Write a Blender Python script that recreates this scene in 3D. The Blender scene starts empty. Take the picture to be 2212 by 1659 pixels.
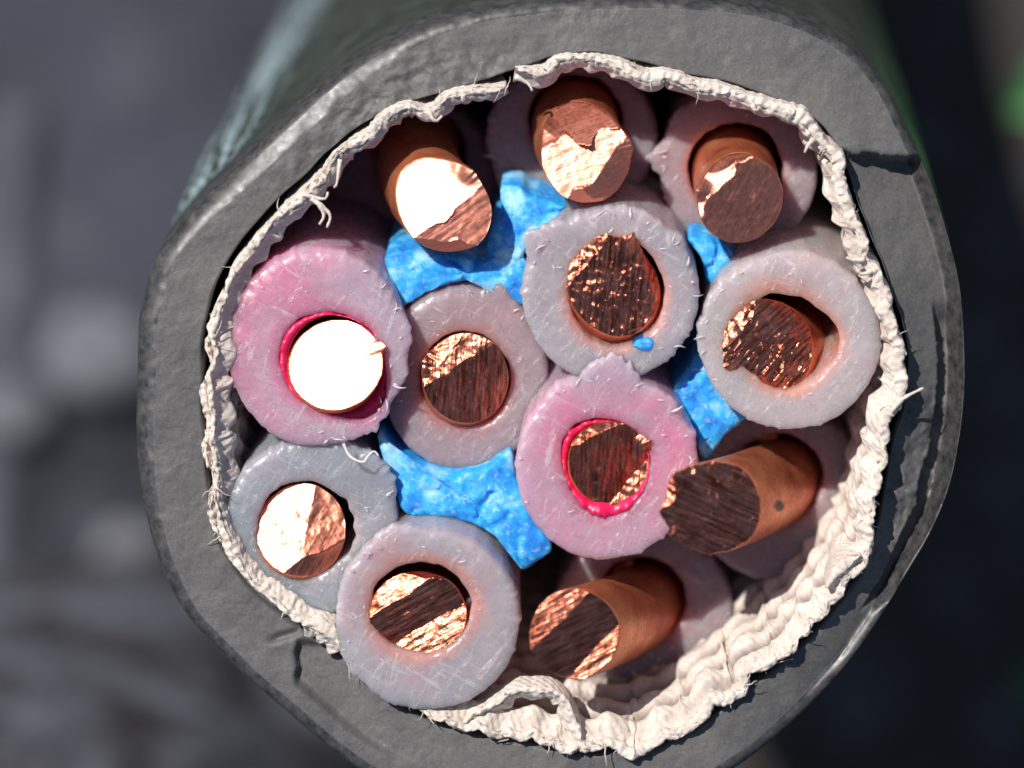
import bpy, math, random
import numpy as np
from mathutils import Vector, noise

random.seed(7)
scene = bpy.context.scene
col = scene.collection
R = math.radians

# ------------------------------------------------------------------ camera, world, sun
# one unit is one millimetre; the cable end is a cut face H above the ground
D = 60.0          # camera to cut face
H = 50.0          # cut face above the ground
FW = 22.12        # width seen at the cut face

cam_d = bpy.data.cameras.new('camera')
cam_d.sensor_width = 36.0
cam_d.lens = 36.0 * D / FW
cam_d.clip_start = 1.0
cam_d.clip_end = 5000.0
cam_d.dof.use_dof = True
cam_d.dof.focus_distance = D + 0.1
cam_d.dof.aperture_fstop = cam_d.lens * 1e-3 / (2 * 1.35)
cam = bpy.data.objects.new('camera', cam_d)
col.objects.link(cam)
cam.location = (0, 0, D + H)
scene.camera = cam

SUN_EL, SUN_AZ = 52.0, -43.0
world = bpy.data.worlds.new('World')
scene.world = world
world.use_nodes = True
wt = world.node_tree
sky = wt.nodes.new('ShaderNodeTexSky')
sky.sky_type = 'NISHITA'
sky.sun_disc = False
sky.sun_elevation = R(SUN_EL)
sky.sun_rotation = R(SUN_AZ)
wt.links.new(sky.outputs[0], wt.nodes['Background'].inputs[0])
wt.nodes['Background'].inputs[1].default_value = 0.08
S = Vector((math.sin(R(SUN_AZ)) * math.cos(R(SUN_EL)), math.cos(R(SUN_AZ)) * math.cos(R(SUN_EL)), math.sin(R(SUN_EL))))
sun_d = bpy.data.lights.new('sun', 'SUN')
sun_d.energy = 5.0
sun_d.angle = R(0.5)
sun_d.color = (1.0, 0.945, 0.90)
sun = bpy.data.objects.new('sun', sun_d)
col.objects.link(sun)
sun.rotation_euler = S.to_track_quat('Z', 'Y').to_euler()
sun.location = (-60, 60, 160)

scene.view_settings.view_transform = 'Standard'
scene.view_settings.look = 'None'
scene.view_settings.exposure = 0.0
scene.view_settings.gamma = 1.0
scene.cycles.max_bounces = 10
scene.cycles.diffuse_bounces = 5
scene.cycles.glossy_bounces = 5
scene.cycles.use_denoising = True
scene.cycles.sample_clamp_indirect = 6.0

# ------------------------------------------------------------------ small helpers
AX = np.array((2.7 / 60.0, 22.8 / 60.0, -1.0))      # the way the cable runs away, per mm of depth


def P(px, py, z=0.0):
    """place measured on the photograph (2212 px wide) at height z over the cut face"""
    k = (D - z) / D * 0.01
    return np.array(((px - 1106.0) * k, (829.5 - py) * k, z + H))


def nz(x, y, z=0.0, s=1.0):
    return noise.noise(Vector((x * s, y * s, z * s)))


def fbm(x, y, z=0.0, s=1.0, o=3):
    a, t = 1.0, 0.0
    for _ in range(o):
        t += a * noise.noise(Vector((x * s, y * s, z * s)))
        s *= 2.1
        a *= 0.5
    return t


def sst(a, b, x):
    t = min(1.0, max(0.0, (x - a) / (b - a)))
    return t * t * (3 - 2 * t)


def resample(pts, step, closed=False):
    p = np.array(pts, float)
    if closed:
        p = np.vstack([p, p[:1]])
    # Catmull-Rom through the traced points, then equal steps
    out = []
    n = len(p)
    for i in range(n - 1):
        if closed:
            a, b, c, d = p[(i - 1) % (n - 1)], p[i], p[i + 1], p[(i + 2) % (n - 1)]
        else:
            a, b, c, d = p[max(i - 1, 0)], p[i], p[i + 1], p[min(i + 2, n - 1)]
        for t in np.linspace(0, 1, 12, endpoint=False):
            out.append(0.5 * ((2 * b) + (c - a) * t + (2 * a - 5 * b + 4 * c - d) * t * t + (3 * b - a - 3 * c + d) * t ** 3))
    out.append(p[-1])
    out = np.array(out)
    L = np.concatenate([[0], np.cumsum(np.linalg.norm(np.diff(out, axis=0), axis=1))])
    m = max(4, int(round(L[-1] / step)))
    u = np.linspace(0, L[-1], m + (0 if closed else 1), endpoint=not closed)
    return np.stack([np.interp(u, L, out[:, k]) for k in range(out.shape[1])], axis=1)


def grid_faces(rows, cols, wrap=True, off=0, flip=False):
    f = []
    cc = cols if wrap else cols - 1
    for i in range(rows - 1):
        for j in range(cc):
            k = (j + 1) % cols
            q = (off + i * cols + j, off + i * cols + k, off + (i + 1) * cols + k, off + (i + 1) * cols + j)
            f.append(q[::-1] if flip else q)
    return f


class MB:
    """collects vertices and faces that become ONE mesh object"""

    def __init__(self):
        self.v, self.f, self.m = [], [], []

    def add(self, verts, faces, mat=0):
        o = len(self.v)
        self.v.extend([tuple(map(float, p)) for p in verts])
        self.f.extend([tuple(o + i for i in q) for q in faces])
        self.m.extend([mat] * len(faces))
        return o

    def tube(self, pts, radii, n=6, mat=0):
        pts = [Vector(p) for p in pts]
        vs = []
        for i, p in enumerate(pts):
            t = (pts[min(i + 1, len(pts) - 1)] - pts[max(i - 1, 0)]).normalized()
            a = Vector((0, 0, 1)) if abs(t.z) < 0.8 else Vector((1, 0, 0))
            u = t.cross(a).normalized()
            w = t.cross(u)
            r = radii[i] if hasattr(radii, '__len__') else radii
            for j in range(n):
                an = 2 * math.pi * j / n
                vs.append(p + u * (r * math.cos(an)) + w * (r * math.sin(an)))
        f = grid_faces(len(pts), n)
        f.append(tuple(range(n))[::-1])
        f.append(tuple((len(pts) - 1) * n + j for j in range(n)))
        self.add(vs, f, mat)

    def build(self, name, mats, parent=None, label=None, kind=None, smooth=True):
        me = bpy.data.meshes.new(name)
        me.from_pydata(self.v, [], self.f)
        me.validate()
        for mt in (mats if isinstance(mats, (list, tuple)) else [mats]):
            me.materials.append(mt)
        if len(me.polygons) == len(self.m):
            me.polygons.foreach_set('material_index', self.m)
        me.polygons.foreach_set('use_smooth', [smooth] * len(me.polygons))
        if hasattr(self, 'cloth'):
            me.attributes.new('cloth', 'FLOAT_VECTOR', 'POINT').data.foreach_set('vector', self.cloth)
        me.update()
        o = bpy.data.objects.new(name, me)
        col.objects.link(o)
        if parent is not None:
            o.parent = parent
            w = Vector((0, 0, 0))
            q = parent
            while q is not None:
                w += q.location
                q = q.parent
            o.location = -w
        if label:
            o['label'] = label
        if kind:
            o['kind'] = kind
        return o


# ------------------------------------------------------------------ materials
def new_mat(name):
    m = bpy.data.materials.new(name)
    m.use_nodes = True
    nt = m.node_tree
    return m, nt, nt.nodes['Principled BSDF']


def node(nt, typ, **kw):
    n = nt.nodes.new(typ)
    for k, v in kw.items():
        if k.startswith('_'):
            setattr(n, k[1:], v)
        else:
            n.inputs[k.replace('_', ' ')].default_value = v
    return n


def coords(nt, scale=(1, 1, 1)):
    tc = nt.nodes.new('ShaderNodeTexCoord')
    mp = nt.nodes.new('ShaderNodeMapping')
    mp.inputs['Scale'].default_value = scale
    nt.links.new(tc.outputs['Object'], mp.inputs['Vector'])
    return mp.outputs['Vector']


def noise_tex(nt, vec, scale, detail=4, rough=0.55, dist=0.0):
    n = node(nt, 'ShaderNodeTexNoise', Scale=scale, Detail=detail, Roughness=rough, Distortion=dist)
    nt.links.new(vec, n.inputs['Vector'])
    return n.outputs['Fac']


def ramp(nt, fac, stops):
    r = nt.nodes.new('ShaderNodeValToRGB')
    e = r.color_ramp.elements
    while len(e) < len(stops):
        e.new(0.5)
    for i, (p, c) in enumerate(stops):
        e[i].position = p
        e[i].color = (c[0], c[1], c[2], 1) if hasattr(c, '__len__') else (c, c, c, 1)
    nt.links.new(fac, r.inputs['Fac'])
    return r.outputs['Color']


def mixc(nt, fac, a, b, mode='MIX'):
    m = nt.nodes.new('ShaderNodeMix')
    m.data_type = 'RGBA'
    m.blend_type = mode
    for sock, v in ((m.inputs['Factor'], fac), (m.inputs['A'], a), (m.inputs['B'], b)):
        if hasattr(v, 'default_value') or hasattr(v, 'is_output'):
            nt.links.new(v, sock)
        elif hasattr(v, '__len__'):
            sock.default_value = (v[0], v[1], v[2], 1)
        else:
            sock.default_value = v
    # the RGBA sockets share names with float ones, so pick them by type
    return [o for o in m.outputs if o.type == 'RGBA'][0]


def mix_rgb(nt, fac, a, b, mode='MIX'):
    m = nt.nodes.new('ShaderNodeMix')
    m.data_type = 'RGBA'
    m.blend_type = mode
    ins = [i for i in m.inputs if i.type == 'RGBA']
    f = [i for i in m.inputs if i.identifier == 'Factor_Float'][0]
    if isinstance(fac, (int, float)):
        f.default_value = fac
    else:
        nt.links.new(fac, f)
    for sock, v in zip(ins, (a, b)):
        if isinstance(v, (tuple, list)):
            sock.default_value = (v[0], v[1], v[2], 1)
        else:
            nt.links.new(v, sock)
    return [o for o in m.outputs if o.type == 'RGBA'][0]


def bump(nt, bsdf, heights):
    prev = None
    for fac, strength, dist in heights:
        b = node(nt, 'ShaderNodeBump', Strength=strength, Distance=dist)
        nt.links.new(fac, b.inputs['Height'])
        if prev is not None:
            nt.links.new(prev, b.inputs['Normal'])
        prev = b.outputs['Normal']
    nt.links.new(prev, bsdf.inputs['Normal'])


def mat_rubber_cut():
    m, nt, b = new_mat('cut_rubber')
    v = coords(nt)
    n1 = noise_tex(nt, v, 5.5, 6, 0.7)
    n2 = noise_tex(nt, v, 0.55, 4, 0.6)
    n3 = noise_tex(nt, v, 16.0, 3, 0.6)
    c1 = ramp(nt, n2, [(0.32, (0.074, 0.073, 0.072)), (0.68, (0.126, 0.123, 0.116))])
    c2 = ramp(nt, n3, [(0.30, (0.80, 0.80, 0.82)), (0.55, (1, 1, 1)), (0.72, (1.25, 1.22, 1.2)), (0.80, (2.0, 1.95, 1.9))])
    nt.links.new(mix_rgb(nt, 1.0, c1, c2, 'MULTIPLY'), b.inputs['Base Color'])
    n4 = noise_tex(nt, coords(nt, (0.35, 1.6, 1)), 1.3, 5, 0.6, 0.8)
    nt.links.new(ramp(nt, n4, [(0.35, 0.75), (0.62, 0.50), (0.72, 0.36)]), b.inputs['Roughness'])
    b.inputs['Specular IOR Level'].default_value = 0.45
    bump(nt, b, [(n1, 0.30, 0.06), (n3, 0.25, 0.02)])
    return m


def mat_rubber_skin():
    m, nt, b = new_mat('jacket_skin')
    v = coords(nt)
    n1 = noise_tex(nt, v, 1.2, 4, 0.6)
    v2 = coords(nt, (0.5, 0.5, 3.5))
    n2 = noise_tex(nt, v2, 1.6, 5, 0.65, 0.4)
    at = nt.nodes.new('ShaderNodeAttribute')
    at.attribute_name = 'sky_sheen'  # streaks of reflected sky, mixed in as a pale colour
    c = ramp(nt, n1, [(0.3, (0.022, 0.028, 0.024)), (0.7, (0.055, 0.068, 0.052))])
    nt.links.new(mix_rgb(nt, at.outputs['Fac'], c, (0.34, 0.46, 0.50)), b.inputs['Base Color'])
    nt.links.new(ramp(nt, n2, [(0.35, 0.22), (0.7, 0.5)]), b.inputs['Roughness'])
    bump(nt, b, [(n2, 0.5, 0.15)])
    return m


def mat_rim():
    m, nt, b = new_mat('jacket_rim')
    v = coords(nt)
    n1 = noise_tex(nt, v, 4.0, 6, 0.7)
    nt.links.new(ramp(nt, n1, [(0.35, (0.020, 0.021, 0.023)), (0.7, (0.085, 0.082, 0.080))]), b.inputs['Base Color'])
    nt.links.new(ramp(nt, n1, [(0.3, 0.33), (0.7, 0.52)]), b.inputs['Roughness'])
    bump(nt, b, [(n1, 0.15, 0.03)])
    return m


def mat_tape():
    m, nt, b = new_mat('cotton_tape')
    v = coords(nt)
    n1 = noise_tex(nt, v, 2.2, 4, 0.6)
    n2 = noise_tex(nt, v, 14.0, 5, 0.7, 0.5)
    c = ramp(nt, n1, [(0.3, (0.66, 0.57, 0.49)), (0.7, (0.84, 0.77, 0.69))])
    c2 = ramp(nt, n2, [(0.3, (0.85, 0.82, 0.80)), (0.6, (1, 1, 1))])
    at = nt.nodes.new('ShaderNodeAttribute')     # shade in the grooves between strands, painted into the colour
    at.attribute_name = 'groove_shade'
    c = mix_rgb(nt, 1.0, c, c2, 'MULTIPLY')
    nt.links.new(mix_rgb(nt, at.outputs['Fac'], c, (0.16, 0.12, 0.10)), b.inputs['Base Color'])
    b.inputs['Roughness'].default_value = 0.9
    b.inputs['Specular IOR Level'].default_value = 0.15
    b.inputs['Subsurface Weight'].default_value = 0.08
    b.inputs['Subsurface Radius'].default_value = (0.35, 0.22, 0.16)
    ca = nt.nodes.new('ShaderNodeAttribute')
    ca.attribute_name = 'cloth'
    sx = nt.nodes.new('ShaderNodeSeparateXYZ')
    nt.links.new(ca.outputs['Vector'], sx.inputs[0])
    ws = []
    for i, f in ((0, 34.0), (1, 30.0)):
        mu = node(nt, 'ShaderNodeMath', _operation='MULTIPLY_ADD')
        nt.links.new(sx.outputs[i], mu.inputs[0])
        mu.inputs[1].default_value = f
        nt.links.new(n1, mu.inputs[2])
        si = node(nt, 'ShaderNodeMath', _operation='SINE')
        nt.links.new(mu.outputs[0], si.inputs[0])
        ws.append(si)
    pr = node(nt, 'ShaderNodeMath', _operation='MULTIPLY')
    nt.links.new(ws[0].outputs[0], pr.inputs[0])
    nt.links.new(ws[1].outputs[0], pr.inputs[1])
    bump(nt, b, [(pr.outputs[0], 0.38, 0.03), (n2, 0.7, 0.05)])
    return m


def mat_insulation(name, base, tint, tint_amt, dark=1.0):
    """milky plastic; 'tint' on the mesh says where the coloured inner layer shows through"""
    m, nt, b = new_mat(name)
    v = coords(nt)
    n1 = noise_tex(nt, v, 0.9, 4, 0.6, 0.6)
    n2 = noise_tex(nt, v, 6.0, 5, 0.65)
    at = nt.nodes.new('ShaderNodeAttribute')
    at.attribute_name = 'tint'
    ad = node(nt, 'ShaderNodeMath', _operation='MULTIPLY_ADD')
    nt.links.new(n1, ad.inputs[0])
    ad.inputs[1].default_value = 1.1
    ad.inputs[2].default_value = -0.55 + (0.20 if tint_amt > 0.82 else 0.0)
    ad2 = node(nt, 'ShaderNodeMath', _operation='ADD', _use_clamp=True)
    nt.links.new(ad.outputs[0], ad2.inputs[0])
    nt.links.new(at.outputs['Fac'], ad2.inputs[1])
    k = node(nt, 'ShaderNodeMath', _operation='MULTIPLY')
    nt.links.new(ad2.outputs[0], k.inputs[0])
    k.inputs[1].default_value = tint_amt
    c = mix_rgb(nt, k.outputs[0], tuple(x * dark for x in base), tint)
    c = mix_rgb(nt, ramp(nt, n1, [(0.30, 0.28), (0.60, 0.0)]), c, tuple(x * 0.66 for x in base))
    c = mix_rgb(nt, ramp(nt, n2, [(0.36, 0.10), (0.60, 0.0)]), c, tuple(x * 0.6 for x in base))
    # knife scratches and whitened dents in three directions, only in patches
    hs = []
    for i, (rot, sx, sy, th0) in enumerate(((0.5, 0.9, 8.0, 0.60), (-0.9, 1.2, 7.0, 0.60), (1.9, 1.0, 6.0, 0.61))):
        tc = nt.nodes.new('ShaderNodeTexCoord')
        m0 = nt.nodes.new('ShaderNodeMapping')
        m0.inputs['Rotation'].default_value = (0, 0, rot)
        nt.links.new(tc.outputs['Object'], m0.inputs['Vector'])
        mp = nt.nodes.new('ShaderNodeMapping')
        mp.inputs['Scale'].default_value = (sx, sy, 0.6)
        mp.inputs['Location'].default_value = (i * 7.3, i * 2.1, 0)
        nt.links.new(m0.outputs['Vector'], mp.inputs['Vector'])
        n3 = noise_tex(nt, mp.outputs['Vector'], 1.0, 4, 0.7, 0.9)
        hs.append(ramp(nt, n3, [(th0 - 0.03, 0.0), (th0 + 0.05, 1.0)]))
    sc = hs[0]
    for h in hs[1:]:
        sc = mix_rgb(nt, 1.0, sc, h, 'LIGHTEN')
    mask = ramp(nt, noise_tex(nt, coords(nt, (1, 1, 1)), 1.35, 3, 0.5), [(0.42, 0.05), (0.60, 1.0)])
    sc = mix_rgb(nt, 1.0, sc, mask, 'MULTIPLY')
    k2 = node(nt, 'ShaderNodeMath', _operation='MULTIPLY')
    nt.links.new(sc, k2.inputs[0])
    k2.inputs[1].default_value = 0.46
    c = mix_rgb(nt, k2.outputs[0], c, (0.76, 0.72, 0.74))
    nt.links.new(c, b.inputs['Base Color'])
    nt.links.new(ramp(nt, n2, [(0.35, 0.20), (0.65, 0.40)]), b.inputs['Roughness'])
    b.inputs['Subsurface Weight'].default_value = 0.95
    b.inputs['Subsurface Radius'].default_value = (0.70, 0.45, 0.50)
    b.inputs['Subsurface Scale'].default_value = 2.2
    b.inputs['Transmission Weight'].default_value = 0.16
    b.inputs['IOR'].default_value = 1.42
    b.inputs['Specular IOR Level'].default_value = 0.5
    bump(nt, b, [(n2, 0.09, 0.04), (sc, 0.50, 0.05)])
    return m


def mat_copper_face():
    m, nt, b = new_mat('cut_copper')
    v = coords(nt)
    at = nt.nodes.new('ShaderNodeAttribute')
    at.attribute_name = 'mark'
    n1 = noise_tex(nt, v, 3.0, 4, 0.6)
    n2 = noise_tex(nt, v, 11.0, 5, 0.7, 0.6)
    mp = nt.nodes.new('ShaderNodeMapping')
    mp.inputs['Scale'].default_value = (1.6, 17.0, 1.0)
    nt.links.new(at.outputs['Vector'], mp.inputs['Vector'])
    n3 = noise_tex(nt, mp.outputs['Vector'], 1.0, 4, 0.65, 0.3)
    c = ramp(nt, n1, [(0.3, (0.72, 0.21, 0.12)), (0.7, (0.96, 0.36, 0.24))])
    c = mix_rgb(nt, 1.0, c, ramp(nt, n3, [(0.38, (0.30, 0.25, 0.21)), (0.60, (0.95, 0.95, 0.95))]), 'MULTIPLY')
    sm = nt.nodes.new('ShaderNodeAttribute')
    sm.attribute_name = 'smeared'
    k5 = node(nt, 'ShaderNodeMath', _operation='MULTIPLY', _use_clamp=True)
    nt.links.new(sm.outputs['Fac'], k5.inputs[0])
    k5.inputs[1].default_value = 4.5
    c = mix_rgb(nt, k5.outputs[0], c, (0.95, 0.37, 0.25))
    nt.links.new(c, b.inputs['Base Color'])
    b.inputs['Metallic'].default_value = 1.0
    sf = nt.nodes.new('ShaderNodeAttribute')     # matt, smeared ends
    sf.attribute_name = 'smeared'
    ra = node(nt, 'ShaderNodeMath', _operation='ADD')
    nt.links.new(ramp(nt, n2, [(0.3, 0.20), (0.75, 0.38)]), ra.inputs[0])
    nt.links.new(sf.outputs['Fac'], ra.inputs[1])
    nt.links.new(ra.outputs[0], b.inputs['Roughness'])
    bump(nt, b, [(n3, 0.55, 0.045), (n2, 0.14, 0.02)])
    am = nt.nodes.new('ShaderNodeAttribute')     # how deep the cutter marked this end
    am.attribute_name = 'marked'
    for nd in nt.nodes:
        if nd.type == 'BUMP' and abs(nd.inputs['Strength'].default_value - 0.55) < 1e-4:
            nt.links.new(am.outputs['Fac'], nd.inputs['Strength'])
    return m


def mat_copper_side():
    m, nt, b = new_mat('drawn_copper')
    v = coords(nt)
    n1 = noise_tex(nt, v, 1.2, 4, 0.6)
    n2 = noise_tex(nt, v, 13.0, 4, 0.6)
    c = ramp(nt, n1, [(0.3, (0.55, 0.115, 0.05)), (0.52, (0.84, 0.26, 0.12)), (0.75, (0.95, 0.42, 0.19))])
    c = mix_rgb(nt, ramp(nt, n2, [(0.3, 0.5), (0.5, 0.0)]), c, (0.30, 0.11, 0.06))
    at = nt.nodes.new('ShaderNodeAttribute')     # burnt speck
    at.attribute_name = 'spot'
    c = mix_rgb(nt, at.outputs['Fac'], c, (0.06, 0.025, 0.015))
    nt.links.new(c, b.inputs['Base Color'])
    b.inputs['Metallic'].default_value = 0.72
    nt.links.new(ramp(nt, n2, [(0.3, 0.50), (0.7, 0.30)]), b.inputs['Roughness'])
    bump(nt, b, [(n2, 0.35, 0.03)])
    return m


def mat_blue():
    m, nt, b = new_mat('blue_filler')
    v = coords(nt)
    n1 = noise_tex(nt, v, 1.6, 5, 0.6)
    n2 = noise_tex(nt, v, 7.0, 5, 0.7, 0.8)
    c = ramp(nt, n1, [(0.36, (0.012, 0.24, 0.78)), (0.52, (0.02, 0.40, 0.90)), (0.64, (0.28, 0.60, 0.89))])
    c = mix_rgb(nt, ramp(nt, n2, [(0.55, 0.0), (0.68, 0.65)]), c, (0.45, 0.68, 0.86))
    c = mix_rgb(nt, ramp(nt, n2, [(0.30, 0.9), (0.42, 0.0)]), c, (0.01, 0.09, 0.36))
    nt.links.new(c, b.inputs['Base Color'])
    b.inputs['Roughness'].default_value = 0.6
    b.inputs['Subsurface Weight'].default_value = 0.4
    b.inputs['Subsurface Radius'].default_value = (0.15, 0.4, 0.6)
    b.inputs['Subsurface Scale'].default_value = 1.0
    bump(nt, b, [(n2, 0.22, 0.05)])
    return m


def mat_plain(name, colr, rough=0.5, sss=0.0, spec=0.5, var=0.25, scale=4.0):
    m, nt, b = new_mat(name)
    v = coords(nt)
    n1 = noise_tex(nt, v, scale, 4, 0.6)
    nt.links.new(ramp(nt, n1, [(0.3, tuple(x * (1 - var) for x in colr)), (0.7, tuple(min(1, x * (1 + var)) for x in colr))]), b.inputs['Base Color'])
    b.inputs['Roughness'].default_value = rough
    b.inputs['Subsurface Weight'].default_value = sss
    b.inputs['Subsurface Radius'].default_value = (0.4, 0.3, 0.3)
    b.inputs['Specular IOR Level'].default_value = spec
    bump(nt, b, [(n1, 0.4, 0.05)])
    return m


def mat_ground():
    m, nt, b = new_mat('dark_soil')
    v = coords(nt)
    big = noise_tex(nt, v, 0.055, 3, 0.5)
    mid = noise_tex(nt, v, 0.28, 5, 0.6)
    fine = noise_tex(nt, v, 1.6, 5, 0.7)
    c = ramp(nt, big, [(0.38, (0.010, 0.011, 0.016)), (0.62, (0.048, 0.055, 0.074))])
    sx = nt.nodes.new('ShaderNodeSeparateXYZ')
    nt.links.new(v, sx.inputs[0])
    c = mix_rgb(nt, ramp(nt, sx.outputs[0], [(0.0, 0.0), (1.0, 0.85)]), c, (0.030, 0.024, 0.017))
    c = mix_rgb(nt, ramp(nt, mid, [(0.52, 0.0), (0.72, 0.7)]), c, (0.100, 0.106, 0.130))
    c = mix_rgb(nt, ramp(nt, fine, [(0.60, 0.0), (0.75, 0.5)]), c, (0.24, 0.22, 0.21))
    nt.links.new(c, b.inputs['Base Color'])
    b.inputs['Roughness'].default_value = 0.85
    bump(nt, b, [(mid, 0.8, 1.0), (fine, 0.8, 0.4)])
    return m


def mat_rock():
    m, nt, b = new_mat('dark_rock')
    v = coords(nt)
    n1 = noise_tex(nt, v, 0.22, 4, 0.6)
    n2 = noise_tex(nt, v, 2.6, 5, 0.7)
    c = ramp(nt, n1, [(0.42, (0.016, 0.015, 0.019)), (0.62, (0.13, 0.135, 0.17))])
    c = mix_rgb(nt, ramp(nt, n2, [(0.56, 0.0), (0.70, 0.75)]), c, (0.20, 0.19, 0.18))
    nt.links.new(c, b.inputs['Base Color'])
    b.inputs['Roughness'].default_value = 0.85
    bump(nt, b, [(n1, 0.6, 0.6), (n2, 0.7, 0.2)])
    return m


M = dict(
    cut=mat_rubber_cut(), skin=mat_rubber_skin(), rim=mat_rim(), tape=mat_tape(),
    grey=mat_insulation('milky_insulation', (0.43, 0.395, 0.425), (0.66, 0.24, 0.19), 0.75),
    cool=mat_insulation('cool_grey_insulation', (0.345, 0.36, 0.40), (0.55, 0.36, 0.36), 0.5),
    warm=mat_insulation('warm_insulation', (0.51, 0.45, 0.455), (0.68, 0.25, 0.16), 0.8),
    mauve=mat_insulation('mauve_insulation', (0.42, 0.315, 0.34), (0.58, 0.18, 0.18), 0.6),
    bounce_maroon=mat_insulation('bounce_tinted_insulation', (0.50, 0.26, 0.27), (0.58, 0.18, 0.16), 0.6),  # reddish bounced light of the recess put into the base colour
    pink=mat_insulation('pink_insulation', (0.52, 0.38, 0.455), (0.70, 0.19, 0.32), 0.85),
    red=mat_plain('red_lining', (0.72, 0.012, 0.10), 0.35, 0.3, 0.5, 0.2, 3.0),
    fray=mat_plain('frayed_plastic', (0.60, 0.52, 0.55), 0.35, 0.6, 0.5, 0.15, 5.0),
    chip=mat_plain('pale_shavings', (0.72, 0.68, 0.67), 0.4, 0.2),
    cface=mat_copper_face(), cside=mat_copper_side(), blue=mat_blue(), ground=mat_ground(),
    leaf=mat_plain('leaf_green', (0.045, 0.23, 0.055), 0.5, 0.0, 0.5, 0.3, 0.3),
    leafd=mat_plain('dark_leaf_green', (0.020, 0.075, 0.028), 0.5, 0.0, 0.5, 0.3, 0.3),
    stem=mat_plain('stem_green', (0.05, 0.09, 0.04), 0.6, 0.0, 0.4, 0.3, 0.5),
    stone=mat_rock(), straw=mat_plain('dry_straw', (0.10, 0.102, 0.125), 0.8, 0.0, 0.3, 0.45, 0.35),
    pale=mat_plain('pale_pebble', (0.15, 0.155, 0.175), 0.8, 0.0, 0.3, 0.35, 0.8),
)


def tag(o, label=None, cat=None, group=None, kind=None):
    for k, v in (('label', label), ('category', cat), ('group', group), ('kind', kind)):
        if v:
            o[k] = v
    return o


# ------------------------------------------------------------------ the ground
def ground():
    mb = MB()
    xs = np.concatenate([[-900, -500, -250, -120], np.arange(-70, 71, 1.6), [120, 250, 500, 900]])
    ys = np.concatenate([[-900, -500, -250, -120], np.arange(-60, 101, 1.6), [160, 300, 550, 900]])
    vs = [(x, y, 0.5 * fbm(x, y, 3.0, 0.09, 3) + 0.25 * fbm(x, y, 9.0, 0.6, 2) - 0.4 if abs(x) < 115 and -110 < y < 150 else -0.4) for y in ys for x in xs]
    mb.add(vs, grid_faces(len(ys), len(xs), wrap=False))
    tag(mb.build('ground', M['ground']), kind='structure')


ground()

# ------------------------------------------------------------------ the cable
cable = bpy.data.objects.new('power_cable', None)
col.objects.link(cable)
cable.location = (1.5, 40, 0)
tag(cable, 'thick black rubber cable cut across, twelve copper wires showing inside a frayed cream wrap', 'cable')

CX, CY = 1187.0, 850.0
OUTER = [(290, 830), (292, 700), (302, 650), (318, 580), (345, 525), (400, 455), (475, 380), (555, 300), (640, 222), (735, 145), (850, 75), (940, 38),
         (1050, 12), (1200, -4), (1400, -8), (1560, 0), (1680, 22), (1780, 60), (1860, 112), (1920, 190), (1955, 260), (1988, 330), (2025, 420), (2055, 520),
         (2078, 620), (2087, 740), (2087, 850), (2076, 950), (2055, 1050), (2015, 1150), (1962, 1240), (1882, 1370), (1800, 1475), (1700, 1575), (1600, 1655),
         (1480, 1720), (1350, 1758), (1150, 1770), (950, 1740), (800, 1680), (700, 1610), (600, 1525), (520, 1455), (460, 1395), (400, 1330), (350, 1240),
         (312, 1120), (292, 1000), (288, 900)]
TAPE = [(1112, 150), (1165, 156), (1205, 133), (1250, 124), (1330, 136), (1395, 168), (1440, 160), (1500, 185), (1560, 193), (1650, 224), (1722, 246),
        (1755, 278), (1775, 305), (1815, 345), (1812, 385), (1822, 425), (1850, 485), (1872, 560), (1895, 600), (1912, 655), (1922, 700), (1943, 745),
        (1938, 790), (1948, 840), (1925, 885), (1905, 920), (1910, 960), (1893, 1040), (1882, 1109), (1868, 1205), (1826, 1254), (1784, 1312),
        (1742, 1355), (1690, 1420), (1616, 1450), (1598, 1500), (1532, 1522), (1497, 1568), (1443, 1588), (1400, 1612), (1368, 1630), (1322, 1608),
        (1256, 1618), (1205, 1612), (1155, 1590), (1088, 1588), (1032, 1572), (960, 1558), (900, 1530), (850, 1505), (800, 1472), (765, 1435),
        (735, 1400), (700, 1375), (655, 1345), (600, 1305), (545, 1258), (505, 1205), (482, 1150), (468, 1080), (466, 1000), (456, 950), (462, 900),
        (452, 830), (468, 760), (458, 715), (482, 645), (500, 600), (525, 560), (563, 510), (612, 458), (660, 418), (700, 378), (722, 338), (762, 312),
        (802, 286), (832, 252), (880, 232), (930, 240), (962, 212), (1000, 202), (1050, 196), (1092, 186)]


def polar(pts):
    a = np.array([math.atan2(-(y - CY), x - CX) for x, y in pts])
    r = np.array([math.hypot(x - CX, y - CY) for x, y in pts])
    o = np.argsort(a)
    a, r = a[o], r[o]
    a = np.concatenate([a[-3:] - 2 * math.pi, a, a[:3] + 2 * math.pi])
    r = np.concatenate([r[-3:], r, r[:3]])
    return lambda t: float(np.interp((t + math.pi) % (2 * math.pi) - math.pi, a, r))


outer_s = resample(OUTER, 12, True)
tape_s = resample(TAPE, 8)
R_out = polar([tuple(p) for p in outer_s])
_tr = polar([tuple(p) for p in tape_s])


def R_in(t):
    # jacket bore: a smoothed tape line plus a small gap, wider on the right
    m = sum(_tr(t + d) for d in (-0.10, -0.06, -0.03, 0, 0.03, 0.06, 0.10)) / 7.0
    deg = math.degrees(t)
    g = 14 + 10 * max(0, math.cos(t - R(5))) ** 3 + 12 * max(0, math.cos(t - R(155))) ** 6
    g += 5 * nz(math.cos(t) * 3, math.sin(t) * 3, 0, 3)
    return m + g


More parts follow.
